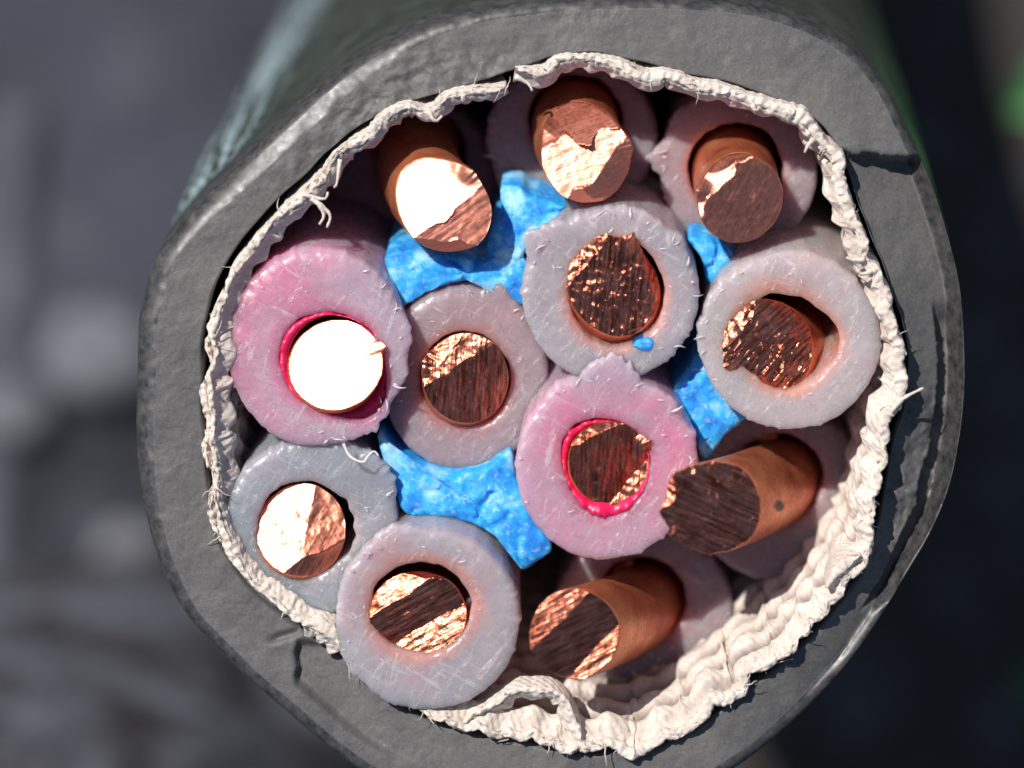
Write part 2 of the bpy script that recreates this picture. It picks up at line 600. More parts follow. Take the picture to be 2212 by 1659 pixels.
def face_h(px, py, q):
    """height of the cut face at a pixel place; q runs 0 at the bore to 1 at the rim"""
    x, y = px / 100.0, py / 100.0
    h = 0.022 * fbm(x, y, 1, 1.4, 3) + 0.008 * fbm(x, y, 5, 6.0, 2)
    ang = math.degrees(math.atan2(-(py - CY), px - CX))
    # knife step on the right: everything below it sits lower
    edge = 332 + 14 * nz(x, 0, 0, 3.0) + (8 if px > 1900 else -2)
    if px > 1650:
        h -= 0.32 * sst(edge - 3, edge + 5, py) * sst(1650, 1800, px) * (1 - sst(1150, 1330, py))
    h -= 0.38 * q * sst(1600, 1850, px) * sst(334, 350, py)
    # torn outer lip of the right side
    if px > 1800 and 640 < py < 1330:
        d = 0.72 + 0.10 * nz(0, y, 0, 1.6) + 0.05 * nz(0, y, 2, 6)
        if q > d:
            h -= (0.38 + 0.15 * nz(x, y, 4, 2)) * sst(640, 720, py) * (1 - sst(1250, 1330, py))
        h += 0.11 * fbm(x, y, 8, 2.2, 4) * sst(780, 900, py) * (1 - sst(1200, 1320, py))
    # rough torn zone upper left
    w = math.exp(-((ang - 118) / 22.0) ** 2)
    h += w * (0.10 * fbm(x, y, 2, 2.6, 3) * (1 - 0.8 * q ** 3) - 0.08)
    # pressed ledge lower left: a crack and a lower step beyond it
    e2 = 640 + 10 * nz(0, y, 7, 4)
    if 1360 < py < 1700 and px < 1300:
        h -= 0.22 * sst(e2 - 4, e2 + 4, px) * (1 - sst(660, 1000, px)) * sst(1375, 1400, py) * (1 - sst(0.62, 0.80, q))
    h -= 0.10 * math.exp(-((py - 1372 - 0.3 * (620 - px)) / 8.0) ** 2) * sst(575, 600, px) * (1 - sst(640, 655, px))
    return h


def axis_pt(s):
    """centre line of the cable at path depth s, from the cut end down to where it lies on the ground"""
    if s <= 24:
        return AX * s, 0.0
    th0 = math.atan2(22.8, 60.0)
    rho = 26.4
    th = min(math.pi / 2, th0 + (s - 24) / rho)
    p = AX * 24
    p = p + np.array((0.03 * (s - 24), rho * (math.cos(th0) - math.cos(th)), -rho * (math.sin(th) - math.sin(th0))))
    extra = max(0.0, (s - 24) - rho * (math.pi / 2 - th0))
    p = p + np.array((0, extra, 0))
    return p, (th - th0)


def swept(x, y, z, s, cx, cy):
    p, rot = axis_pt(s)
    dx, dy = x - cx, y - cy
    return (cx + p[0] + dx, cy + p[1] + dy * math.cos(rot), z + p[2] + dy * math.sin(rot))


def jacket():
    NA = 1000
    th = [2 * math.pi * i / NA for i in range(NA)]
    c = P(CX, CY)
    ro = np.array([R_out(t) for t in th])
    ri = np.array([R_in(t) for t in th])
    # bevel width changes round the rim: broad and shiny upper left, thin elsewhere
    bev = np.array([26 + 36 * math.exp(-((math.degrees(t) - 135) / 28.0) ** 2) + 16 * math.exp(-(((math.degrees(t) % 360) - 180) / 25.0) ** 2) + 3 * nz(math.cos(t) * 4, math.sin(t) * 4, 0, 2) for t in th])
    NR = 26
    mb = MB()
    verts = []
    rows = []
    # bore wall, bottom to top
    bore = [9.0, 4.0, 1.6, 0.6, 0.15]
    for d in bore:
        row = []
        for i, t in enumerate(th):
            px, py = CX + ri[i] * math.cos(t), CY - ri[i] * math.sin(t)
            q = P(px, py)
            row.append(q + AX * d)
        rows.append((row, 0))
    for k in range(NR + 1):
        q = k / NR
        row = []
        for i, t in enumerate(th):
            r0, r1 = ri[i] + 3, ro[i] - bev[i]
            r = r0 + (r1 - r0) * q
            px, py = CX + r * math.cos(t), CY - r * math.sin(t)
            p = P(px, py)
            p[2] += face_h(px, py, q)
            row.append(p)
        rows.append((row, 0))
    # rounded rim
    for k in range(1, 7):
        a = k / 6 * math.pi / 2
        row = []
        for i, t in enumerate(th):
            wl = math.exp(-((math.degrees(t) - 132) / 26.0) ** 2)
            qa = k / 6
            dz = (1 - wl) * 0.012 * bev[i] * (1 - math.cos(a)) + wl * 0.01 * bev[i] * (0.35 * min(qa, 0.72) + 3.0 * max(0, qa - 0.72))
            r = ro[i] - bev[i] * (1 - ((1 - wl) * math.sin(a) + wl * qa))
            px, py = CX + r * math.cos(t), CY - r * math.sin(t)
            p = P(px, py)
            hh = face_h(px, py, 1.0) * (1 - k / 6)
            p[2] += hh - dz + 0.015 * fbm(px / 100, py / 100, 3, 3.0, 2) * (1 - k / 6)
            row.append(p)
        rows.append((row, 1))
    last = rows[-1][0]
    V = []
    for row, _ in rows:
        V.extend(row)
    F, FM = [], []
    for i in range(len(rows) - 1):
        m = 1 if rows[i + 1][1] == 1 else 0
        for j in range(NA):
            k = (j + 1) % NA
            F.append((i * NA + j, (i + 1) * NA + j, (i + 1) * NA + k, i * NA + k))
            FM.append(m)
    base = (len(rows) - 1) * NA
    # long skin
    SS = [0.25, 0.5, 0.8, 1.2, 1.6, 2.0] + [2.4 + 0.4 * i for i in range(54)] + [25, 27, 29, 31, 33, 35, 38, 42, 46, 50, 55, 60, 70, 90, 120]
    prev = base
    for s in SS:
        o = len(V)
        for i, t in enumerate(th):
            x, y, z = last[i]
            ridge = 0.035 * math.sin(s * 7.0 + 2.2 * math.sin(t * 2)) * sst(0.3, 2, s) + 0.10 * fbm(math.cos(t) * 2, math.sin(t) * 2, s * 0.25, 1.0, 3) * sst(0.2, 3, s)
            f = 1 + ridge / 9.0
            xx, yy, zz = swept(c[0] + (x - c[0]) * f, c[1] + (y - c[1]) * f, z, s, c[0], c[1])
            V.append((xx, yy, zz))
        for j in range(NA):
            k = (j + 1) % NA
            F.append((prev + j, o + j, o + k, prev + k))
            FM.append(1 if s < 1.0 else 2)
        prev = o
    F.append(tuple(prev + j for j in range(NA))[::-1])
    FM.append(2)
    mb.v = [tuple(map(float, p)) for p in V]
    mb.f, mb.m = F, FM
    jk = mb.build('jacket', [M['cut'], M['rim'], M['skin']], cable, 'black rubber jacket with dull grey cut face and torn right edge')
    # pale sky highlight painted into the skin colour, kept with the mesh
    att = jk.data.attributes.new('sky_sheen', 'FLOAT', 'POINT')
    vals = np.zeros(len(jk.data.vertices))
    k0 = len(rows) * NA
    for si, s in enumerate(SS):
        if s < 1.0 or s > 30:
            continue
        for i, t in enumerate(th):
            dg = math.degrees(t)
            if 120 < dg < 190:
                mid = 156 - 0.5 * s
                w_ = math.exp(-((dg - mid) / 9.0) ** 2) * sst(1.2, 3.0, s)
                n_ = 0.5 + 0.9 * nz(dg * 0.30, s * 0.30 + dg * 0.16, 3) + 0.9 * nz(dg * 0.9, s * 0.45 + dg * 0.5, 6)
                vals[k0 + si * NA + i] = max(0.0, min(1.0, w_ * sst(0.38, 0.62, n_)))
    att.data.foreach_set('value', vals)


jacket()


# ------------------------------------------------------------------ cream wrap
def ribbon(mb, line_px, z0, thick, depth, rows, seed, weave=0.30, jag=0.10, closed=False, zfun=None, taper=False):
    """cloth strip that stands on edge along a line and runs back down the cable"""
    ln = resample(line_px, 4.0, closed)
    n = len(ln)
    nor = []
    for i in range(n):
        a, b = ln[max(i - 1, 0)], ln[min(i + 1, n - 1)]
        t = b - a
        l = math.hypot(*t) or 1
        nor.append((t[1] / l, -t[0] / l))     # to the left of travel in picture space
    prof_top = 7
    smx = np.convolve(np.pad(ln[:, 0], 30, mode='edge'), np.ones(61) / 61, 'valid')
    smy = np.convolve(np.pad(ln[:, 1], 30, mode='edge'), np.ones(61) / 61, 'valid')
    ringlen = rows * 2 + prof_top
    V = []
    gaps, cloth = [], []  # gaps: shade in the grooves between strands, painted into the colour
    for i in range(n):
        u = i * 0.04
        e = min(1.0, min(i, n - 1 - i) / 12.0) if not closed else 1.0
        th = thick * (0.85 + 0.60 * nz(u, seed, 0, 1.1) + 0.32 * nz(u, seed, 3, 3.3) + 0.25 * nz(u, seed, 6, 11.0)) * (0.25 + 0.75 * e)
        top = z0 + jag * fbm(u, seed, 5, 1.1, 4) + 0.06 * nz(u, seed, 8, 9.0)
        if zfun:
            top += zfun(ln[i][0], ln[i][1])
        th *= (1 + 0.30 * sst(1000, 1700, ln[i][0])) if thick < 0.3 else 1
        wob = 4.5 * nz(u, seed, 1, 2.2) + 1.3 * nz(u, seed, 2, 6.5)
        if closed is False and depth > 6:
            wob += 9.0 * (abs(math.sin(math.pi * u / 0.62 + 1.8 * nz(u, seed, 4, 0.7))) - 0.6) * max(sst(1250, 1700, ln[i][0]) * sst(300, 600, ln[i][1]), sst(1380, 1500, ln[i][1]))
        px, py = ln[i][0] + nor[i][0] * wob, ln[i][1] + nor[i][1] * wob
        prof = []
        for k in range(rows):                     # inner wall from deep up
            d = depth * (1 - k / rows) ** 1.5
            dd = (d + 0.10 * math.sin(u * 0.9) + 0.06 * u) / 0.78
            strand = abs(math.sin(math.pi * dd))
            tw = 0.5 + 0.5 * math.cos(2 * math.pi * (u / 0.65 + dd * 0.35) + 2.4 * math.floor(dd) + 1.2 * nz(u, d, seed, 0.8))
            fade = sst(0.0, 0.35, d)
            off = -(th + (thick - th) * fade) / 2 - weave * strand * (0.80 + 0.35 * tw) * (0.3 + 0.7 * fade) - 0.03 * nz(u, d, seed, 5)
            prof.append((off, -d))
            gaps.append(max(0.0, 1 - (strand * (0.75 + 0.5 * tw)) / 0.72) ** 0.7 * sst(0.12, 0.4, d))
        gaps.extend([0.0] * (prof_top + rows))
        for k in range(ringlen):
            dk = depth * (1 - k / rows) ** 1.5 if k < rows else (-0.03 * (k - rows) if k < rows + prof_top else -0.2 - depth * ((k - rows - prof_top + 1) / rows) ** 1.5)
            cloth.extend((u, dk, 0.0))
        for k in range(prof_top):
            a = math.pi * k / (prof_top - 1)
            off = -math.cos(a) * th / 2
            prof.append((off + 0.05 * nz(u * 3, k * 0.8, seed, 2.3), 0.07 * math.sin(a) ** 0.5 + 0.055 * nz(u, k * 0.6, seed, 5) + 0.03 * nz(u, k * 0.9, seed + 4, 14)))
        for k in range(rows):
            d = depth * ((k + 1) / rows) ** 1.5
            prof.append((th / 2, -d))
        base = P(px, py, top)
        deep = P(smx[i], smy[i], top)
        for off, dz in prof:
            fd = sst(0.2, 2.0, -dz) if dz < 0 else 0.0
            q = base * (1 - fd) + deep * fd + np.array((-nor[i][0] * off * -1.0, nor[i][1] * off * -1.0, 0))
            q = q + (np.array((0, 0, dz)) if dz > 0 else AX * (-dz))
            V.append(q)
    F = []
    for i in range(n if closed else n - 1):
        j = (i + 1) % n
        for k in range(ringlen - 1):
            F.append((i * ringlen + k, i * ringlen + k + 1, j * ringlen + k + 1, j * ringlen + k))
    if not closed:
        F.append(tuple(range(ringlen))[::-1])
        F.append(tuple((n - 1) * ringlen + k for k in range(ringlen)))
    mb.add(V, F)
    mb.gaps = getattr(mb, 'gaps', []) + gaps
    mb.cloth = getattr(mb, 'cloth', []) + cloth
    return ln


def rim_z(px, py):
    # the wrap stands proud on the right and sinks a little at the bottom left
    return 0.12 * sst(1500, 1900, px) - 0.10 * (1 - sst(450, 1000, px)) * sst(900, 1300, py)


mb = MB()
main_ln = ribbon(mb, TAPE, 0.22, 0.18, 9.0, 130, 3.1, zfun=rim_z)
wrap = mb.build('cloth_wrap', M['tape'], cable, 'cream woven cloth wrap with a ragged cut edge')
wrap.data.attributes.new('groove_shade', 'FLOAT', 'POINT').data.foreach_set('value', mb.gaps)

mb = MB()
ribbon(mb, [(985, 1572), (1025, 1545), (1070, 1515), (1105, 1496), (1150, 1490), (1190, 1494), (1222, 1512), (1236, 1545), (1250, 1590), (1262, 1612)], 0.22, 0.15, 0.5, 16, 9.2)
mb.build('cloth_wrap_fold', M['tape'], cable, 'cream cloth fold lifted off the wrap at the bottom')
mb = MB()
ribbon(mb, [(450, 1010), (440, 965), (452, 925), (446, 880), (440, 840), (458, 790), (450, 745), (470, 700)], 0.10, 0.14, 2.5, 24, 12.7)
mb.build('cloth_wrap_layer', M['tape'], cable, 'second torn layer of cream cloth at the left')
mb = MB()
ribbon(mb, [(478, 1170), (462, 1130), (458, 1075), (480, 1040)], 0.16, 0.13, 2.5, 24, 15.7)
mb.build('cloth_wrap_layer', M['tape'], cable, 'second torn layer of cream cloth at the left')
mb = MB()
ribbon(mb, [(655, 1350), (690, 1352), (722, 1372), (745, 1402)], 0.26, 0.34, 2.5, 24, 18.1)
mb.build('cloth_wrap_scrap', M['tape'], cable)
mb = MB()
ribbon(mb, [(1785, 1270), (1810, 1235), (1830, 1215), (1860, 1200)], 0.5, 0.22, 2.5, 24, 21.1)
mb.build('cloth_wrap_scrap', M['tape'], cable)

# loose fibres and torn tufts along the rim
mb = MB()
rng = random.Random(5)
for k in range(220):
    i = rng.randrange(len(main_ln))
    px, py = main_ln[i]
    z = 0.25 + rim_z(px, py) + rng.uniform(-0.1, 0.1)
    a = rng.uniform(0, 2 * math.pi)
    L = rng.choice([0.10, 0.16, 0.22, 0.40]) * rng.uniform(0.6, 1.2)
    p = Vector(P(px + rng.uniform(-8, 8), py + rng.uniform(-8, 8), z))
    d = Vector((math.cos(a), math.sin(a), rng.uniform(-0.4, 0.5)))
    pts = []
    for q in range(6):
        pts.append(p.copy())
        d = (d + Vector((rng.uniform(-1, 1), rng.uniform(-1, 1), rng.uniform(-0.6, 0.5))) * 0.55).normalized()
        p = p + d * (L / 5)
    r0 = rng.uniform(0.007, 0.016)
    mb.tube(pts, [r0, r0, r0 * 0.9, r0 * 0.8, r0 * 0.6, r0 * 0.25], 4)
# the larger tufts the photograph shows
TUFTS = [((672, 428), (712, 462), (706, 492)), ((690, 440), (700, 465), (690, 485)), ((655, 420), (700, 430), (708, 415)),
         ((1868, 560), (1845, 562), (1828, 556)), ((1885, 585), (1862, 592), (1850, 582)), ((1112, 165), (1140, 180), (1150, 196)),
         ((1625, 225), (1632, 240), (1640, 232)), ((1758, 300), (1745, 315), (1738, 330)), ((1700, 238), (1712, 248), (1716, 236)),
         ((1925, 890), (1950, 862), (1995, 838)), ((735, 345), (728, 395), (722, 405)), ((925, 240), (940, 262), (955, 250))]
for t in TUFTS:
    pts = []
    ctrl = resample(t, 8)
    for (x, y) in ctrl:
        pts.append(P(x, y, 0.32 + rim_z(x, y) + 0.05 * nz(x, y, 0, 0.05)))
    n = len(pts)
    mb.tube(pts, [0.065 * (1 - 0.75 * i / n) + 0.02 * nz(i, n, 0, 0.7) for i in range(n)], 6)
mb.build('loose_fibres', M['tape'], cable, kind='stuff')


# ------------------------------------------------------------------ insulated wires
def insulation(name_label, mat, cx, cy, z, rx, ry, hole, jags=(), seed=1.0, tilt=(0, 0), length=14.0, shrink=0.95, back=None, rough=1.0, wide=(), tints=(), flaps=((90, 180, 7),)):
    """milky plastic tube: ragged outer edge, hole off centre, rough cut face"""
    NA, NR = 220, 16
    hx, hy, hrx, hry = hole
    A = AX if back is None else np.array(back)
    mb = MB()
    th = [2 * math.pi * i / NA for i in range(NA)]

    def radii(t):
        w = 1 + rough * (0.014 * fbm(math.cos(t) * 2, math.sin(t) * 2, seed, 1.0, 2) + 0.010 * nz(math.cos(t) * 9, math.sin(t) * 9, seed))
        hole_w = 1 + 0.035 * fbm(math.cos(t) * 2, math.sin(t) * 2, seed + 5, 1.5, 3)
        hole_w += bulge(t, wide, hrx)
        extra = 2.2 * rough * max(0.0, nz(math.cos(t) * 14, math.sin(t) * 14, seed + 9) - 0.1) * (2 + 3 * (nz(math.cos(t) * 2, math.sin(t) * 2, seed + 4) > 0.1))
        for fa, fw, fn in flaps:
            d = abs((math.degrees(t) - fa + 180) % 360 - 180)
            if fn > 7 and d < fw:
                extra += 11 * max(0.0, nz(t * 9, seed, 3)) * (1 - (d / fw) ** 2) + 5 * max(0.0, nz(t * 22, seed, 6))
        for ja, amp, wid in jags:
            d = (math.degrees(t) - ja + 180) % 360 - 180
            if abs(d) < wid:
                k = 1 - abs(d) / wid
                extra += amp * (k ** 0.8) * (1 + 0.35 * nz(d, seed, 0, 0.35))
        return w, extra, hole_w

    rows = []
    rr = [radii(t) for t in th]
    # wall of the hole, deep up to the face
    for d in (6.0, 3.0, 1.5, 0.7, 0.25, 0.06):
        row = []
        for i, t in enumerate(th):
            px, py = hx + hrx * rr[i][2] * math.cos(t), hy - hry * rr[i][2] * math.sin(t)
            row.append(P(px, py, z + tz(tilt, px - cx, py - cy)) + A * d * np.array((1, 1, 1)))
        rows.append(row)
    for k in range(NR + 1):
        q = k / NR
        row = []
        for i, t in enumerate(th):
            w, e, hw = rr[i]
            ix, iy = hx + (hrx * hw + 3) * math.cos(t), hy - (hry * hw + 3) * math.sin(t)
            ox, oy = cx + (rx * w + e - 4) * math.cos(t), cy - (ry * w + e - 4) * math.sin(t)
            px, py = ix + (ox - ix) * q, iy + (oy - iy) * q
            x, y = px / 100, py / 100
            h = rough * (0.028 * fbm(x, y, seed, 1.3, 2) + 0.008 * fbm(x, y, seed + 3, 8.0, 2))
            r1 = noise.ridged_multi_fractal(Vector((x * 2.2, y * 1.1, seed)), 1.0, 2.0, 3, 1.0, 2.0) if rough else 0
            h -= rough * 0.012 * max(0, r1 - 1.3)
            # soft rounding at both edges, burr where the edge is jagged
            h -= 0.05 * (q ** 8) + 0.03 * ((1 - q) ** 8)
            h += 0.0022 * e * (q ** 3)
            row.append(P(px, py, z + h + tz(tilt, px - cx, py - cy)))
        rows.append(row)
    L = [0.08, 0.25, 0.6, 1.2, 2.0, 3.2, 5.0, 8.0, length]
    c0 = P(cx, cy, z)
    for d in L:
        row = []
        for i, t in enumerate(th):
            w, e, hw = rr[i]
            g = 1 + (shrink - 1) * sst(0, 3.0, d)
            eo = e * max(0.0, 1 - d / 0.7)
            bumpy = 1 + 0.012 * fbm(math.cos(t) * 1.5, math.sin(t) * 1.5, seed + d * 0.4, 1.0, 2)
            px, py = cx + (rx * w * bumpy * g + eo) * math.cos(t), cy - (ry * w * bumpy * g + eo) * math.sin(t)
            pz = z - 0.05 + tz(tilt, px - cx, py - cy) * (1 - sst(0, 3, d))
            row.append(P(px, py, pz) + A * d)
        rows.append(row)
    rows.append([P(hx + hrx * 0.9 * math.cos(t), hy - hry * 0.9 * math.sin(t), z) + A * length for t in th])
    rows.append([p.copy() for p in rows[0]])
    V = [p for row in rows for p in row]
    F = []
    for i in range(len(rows) - 1):
        for j in range(NA):
            k = (j + 1) % NA
            F.append((i * NA + j, (i + 1) * NA + j, (i + 1) * NA + k, i * NA + k))
    mb.add(V, F)
    o = mb.build('insulated_wire', mat, cable, name_label)
    att = o.data.attributes.new('tint', 'FLOAT', 'POINT')
    vals = []
    for i, row in enumerate(rows):
        for j, t in enumerate(th):
            if i < 6:
                vals.append(0.9)
                continue
            q = min(1.0, (i - 6) / NR)
            val = 0.95 * math.exp(-(q / 0.17) ** 2)
            for ta, tw, tq, amt in tints:
                d = (math.degrees(t) - ta + 180) % 360 - 180
                val += amt * math.exp(-(d / tw) ** 2) * math.exp(-((q - tq) / 0.35) ** 2)
            vals.append(min(1.0, val))
    att.data.foreach_set('value', vals)
    # shavings left by the cutter
    sh = MB()
    rg = random.Random(int(seed * 97))
    for _ in range(9):
        t = rg.uniform(0, 2 * math.pi)
        w = rg.uniform(0.12, 0.95)
        ix, iy = hx + hrx * math.cos(t), hy - hry * math.sin(t)
        ox, oy = cx + rx * math.cos(t), cy - ry * math.sin(t)
        px, py = ix + (ox - ix) * w, iy + (oy - iy) * w
        L_ = rg.uniform(0.04, 0.17)
        a = rg.uniform(0, math.pi)
        cpt = Vector(P(px, py, z + 0.05 + tz(tilt, px - cx, py - cy)))
        pts = [cpt + Vector((math.cos(a + 0.5 * q) * L_ * q, math.sin(a + 0.5 * q) * L_ * q, 0.02 * rg.random())) for q in (-0.5, -0.15, 0.2, 0.5)]
        r0 = rg.uniform(0.006, 0.017)
        sh.tube(pts, [r0 * 0.4, r0, r0 * 0.9, r0 * 0.3], 5)
    for fa, fw, fn in flaps:
        for _ in range(int(fn * 0.45)):
            t = R(fa + rg.uniform(-fw, fw))
            L_ = rg.uniform(0.08, 0.34) 
            px, py = cx + (rx - 6) * math.cos(t), cy - (ry - 6) * math.sin(t)
            p0 = Vector(P(px, py, z + 0.02 + tz(tilt, px - cx, py - cy)))
            a = t + rg.uniform(-1.3, 1.3)
            bend_ = rg.uniform(-1.2, 1.2)
            pts, d_ = [], 0
            p_ = p0 - Vector((math.cos(t), math.sin(t), 0)) * 0.08
            lift = rg.uniform(-0.25, 0.5)
            for q in range(6):
                pts.append(p_.copy())
                an = a + bend_ * q / 5
                p_ = p_ + Vector((math.cos(an), math.sin(an), lift)) * (L_ / 5)
            w0 = rg.uniform(0.016, 0.045)
            sh.tube(pts, [w0 * 0.2, w0 * 0.8, w0, w0 * 0.7, w0 * 0.4, w0 * 0.1], 5, 1)
    sh.build('plastic_shavings', [M['chip'], M['fray']], o, kind='stuff')
    return o


def bulge(t, wide, r):
    e = 0.0
    for wa, px, wd in wide:
        d = (math.degrees(t) - wa + 180) % 360 - 180
        e += px / r * math.exp(-(d / wd) ** 2)
    return e


def tz(tilt, dx, dy):
    return (tilt[0] * dx - tilt[1] * dy) / 100.0


def lining(parent, hx, hy, z, rx, ry, wide, seed=2.0, depth=5.0):
    """coloured inner layer: a thin sleeve, thick only where the hole is pulled wide"""
    NA = 160
    mb = MB()
    rows = []
    th = [2 * math.pi * i / NA for i in range(NA)]
    for kx, dz in ((1.0, 4.0), (1.0, 1.0), (1.0, 0.10), (0.92, 0.0), (0.6, -0.02), (0.25, 0.03), (0.02, 0.10), (0.0, 0.5), (-0.02, 1.6), (-0.02, depth)):
        row = []
        for t in th:
            n = nz(math.cos(t) * 3, math.sin(t) * 3, seed)
            n2 = nz(math.cos(t) * 11, math.sin(t) * 11, seed)
            w = rx * bulge(t, wide, rx) * (1 + 0.25 * n2) + 3.5
            px = hx + (rx + w * kx + 1.5 * n) * math.cos(t)
            py = hy - (ry + w * kx + 1.5 * n) * math.sin(t)
            row.append(P(px, py, z + 0.10 * n + 0.05 * n2 * kx) + AX * dz)
        rows.append(row)
    V = [p for r_ in rows for p in r_]
    F = []
    for i in range(len(rows) - 1):
        for j in range(NA):
            k = (j + 1) % NA
            F.append((i * NA + j, i * NA + k, (i + 1) * NA + k, (i + 1) * NA + j))
    mb.add(V, F)
    return mb.build('red_lining', M['red'], parent)


def nrm(x, y, z):
    l = math.sqrt(x * x + y * y + z * z)
    return (x / l, y / l, z / l)


HALF = nrm(S.x, S.y, S.z + 1.0)      # a facet turned this way throws the sun at the viewer


def conductor(parent, tip, base, r, facets, seed=1.0, squash=(1, 1), streak=None, crinkle=0.02, burrs=(), rim=0.015, bend=0.35, label=None, deep=5.0, wobble=1.0, marked=0.5, spots=(), soft=0.0):
    """solid copper wire: path from inside the insulation to its cut tip, tip cut by several flat facets
    facets: (normal, (u, v)) planes folded in one after another at a place on the end disc"""
    tp = Vector(P(*tip))
    bp = Vector(P(*base))
    A = Vector(AX)
    start = bp + A * deep
    pts = [start, bp + A * deep * 0.5, bp + A * 0.8]
    # smooth curve from the base to the tip
    ctrl = bp + (bp - (bp + A)).normalized() * ((tp - bp).length * bend)
    for k in range(0, 41):
        t = k / 40
        pts.append(bp.lerp(ctrl, t).lerp(ctrl.lerp(tp, t), t))
    T = (pts[-1] - pts[-5]).normalized()
    U = (Vector((1, 0, 0)) - T * T.x).normalized()
    W = T.cross(U)
    sx, sy = squash
    NA, NR = 200, 46
    pl = []

    def base_h(u, v, fu=None, fv=None):
        # the fold lines wander (fu, fv) while every facet stays flat, which leaves small torn lips
        if fu is None:
            fu, fv = u, v
        h = g = 0.0
        for k, (gx, gy, u0, v0, h0, op) in enumerate(pl):
            x = h0 - gx * (fu - u0) - gy * (fv - v0)
            y = h0 - gx * (u - u0) - gy * (v - v0)
            if k == 0 or (x > h if op == 'max' else x < h):
                h, g = x, y
        return g

    for fc in facets:
        n, (u0, v0) = Vector(fc[0]).normalized(), fc[1]
        h0 = base_h(u0, v0) if pl else 0.0
        pl.append((n.dot(U) / n.dot(T), n.dot(W) / n.dot(T), u0, v0, h0, fc[2] if len(fc) > 2 else 'min'))

    def cap(u, v):
        fu = u + 0.10 * fbm(u, v, seed + 11, 1.8, 2) * wobble
        fv = v + 0.10 * fbm(u, v, seed + 15, 1.8, 2) * wobble
        h = base_h(u, v, fu, fv) * r
        if streak:
            sa, sf, samp = streak
            c, s_ = math.cos(R(sa)), math.sin(R(sa))
            al, ac = u * c + v * s_, -u * s_ + v * c
            h += samp * (nz(al * 0.8, ac * sf, seed) + 0.6 * nz(al * 1.5, ac * sf * 2.3, seed + 4))
        h += crinkle * (fbm(u, v, seed, 3.0, 3) - 0.9 * abs(nz(u, v, seed + 7, 4.5)))
        rr_ = math.hypot(u, v)
        an = math.degrees(math.atan2(v, u))
        for ba, amp, wid, *hf in burrs:
            amp = amp * (hf[0] if hf else 1)
            d = (an - ba + 180) % 360 - 180
            if abs(d) < wid and rr_ > 0.62:
                h += amp * r * (1 - abs(d) / wid) * sst(0.62, 1.0, rr_) * (1 + 0.4 * nz(an, seed, 0, 0.25))
        return h

    def rim_r(t):
        w = 1 + rim * fbm(math.cos(t) * 2, math.sin(t) * 2, seed, 1.6, 3)
        for ba, amp, wid, *hf in burrs:
            d = (math.degrees(t) - ba + 180) % 360 - 180
            if abs(d) < wid:
                w += amp * 0.45 * (1 - abs(d) / wid) * (1 + 0.5 * nz(math.degrees(t), seed, 2, 0.25))
        return w

    th = [2 * math.pi * i / NA for i in range(NA)]
    rw = [rim_r(t) for t in th]
    hr = [cap(math.cos(t), math.sin(t)) for t in th]
    hmin = min(hr) - 0.25
    mb = MB()
    V, F, FM = [], [], []
    # body rings, oriented along the path
    rings = 0
    for i, p in enumerate(pts[:-1]):
        # keep clear of the cap region
        if (p - tp).dot(T) > hmin - 0.05 and i > 2:
            continue
        t_ = (pts[i + 1] - pts[max(i - 1, 0)]).normalized()
        u_ = (Vector((1, 0, 0)) - t_ * t_.x).normalized()
        w_ = t_.cross(u_)
        sq = sst(3, len(pts) - 3, i)
        for j, t in enumerate(th):
            g = 1 + 0.008 * fbm(math.cos(t), math.sin(t), i * 0.15 + seed, 1.5, 2)
            V.append(p + u_ * (r * g * (1 + (sx - 1) * sq) * math.cos(t)) + w_ * (r * g * (1 + (sy - 1) * sq) * math.sin(t)))
        rings += 1
    for q in (0.0, 0.3, 0.6, 0.85, 0.96):
        for j, t in enumerate(th):
            rr_ = 1 + (rw[j] - 1) * q
            h = hmin + (hr[j] - hmin) * q
            V.append(tp + U * (r * rr_ * sx * math.cos(t)) + W * (r * rr_ * sy * math.sin(t)) + T * h)
        rings += 1
    side = rings
    for k in range(NR):
        q = 1 - (k / NR)
        for j, t in enumerate(th):
            u, v = q * math.cos(t), q * math.sin(t)
            rr_ = 1 + (rw[j] - 1) * q ** 3
            e = 0.985 if k == 0 else 1.0
            V.append(tp + U * (r * rr_ * e * sx * u) + W * (r * rr_ * e * sy * v) + T * (hr[j] if k == 0 else cap(u, v)))
        rings += 1
    V.append(tp + T * cap(0, 0))
    for i in range(rings - 1):
        for j in range(NA):
            k = (j + 1) % NA
            F.append((i * NA + j, i * NA + k, (i + 1) * NA + k, (i + 1) * NA + j))
            FM.append(0 if i < side else 1)
    o = (rings - 1) * NA
    for j in range(NA):
        F.append((o + j, o + (j + 1) % NA, len(V) - 1))
        FM.append(1)
    mb.v = [tuple(p) for p in V]
    mb.f, mb.m = F, FM
    o = mb.build('copper_conductor', [M['cside'], M['cface']], parent, label)
    ma = math.radians(streak[0] if streak else 0)
    co = np.array([(v_ - tp).dot(U) for v_ in V]) / r
    cw = np.array([(v_ - tp).dot(W) for v_ in V]) / r
    mk = np.stack([co * math.cos(ma) + cw * math.sin(ma) + seed, -co * math.sin(ma) + cw * math.cos(ma), np.full(len(V), seed)], axis=1)
    att = o.data.attributes.new('mark', 'FLOAT_VECTOR', 'POINT')
    att.data.foreach_set('vector', mk.ravel())
    o.data.attributes.new('marked', 'FLOAT', 'POINT').data.foreach_set('value', [marked] * len(V))
    o.data.attributes.new('smeared', 'FLOAT', 'POINT').data.foreach_set('value', [soft] * len(V))
    sp = []
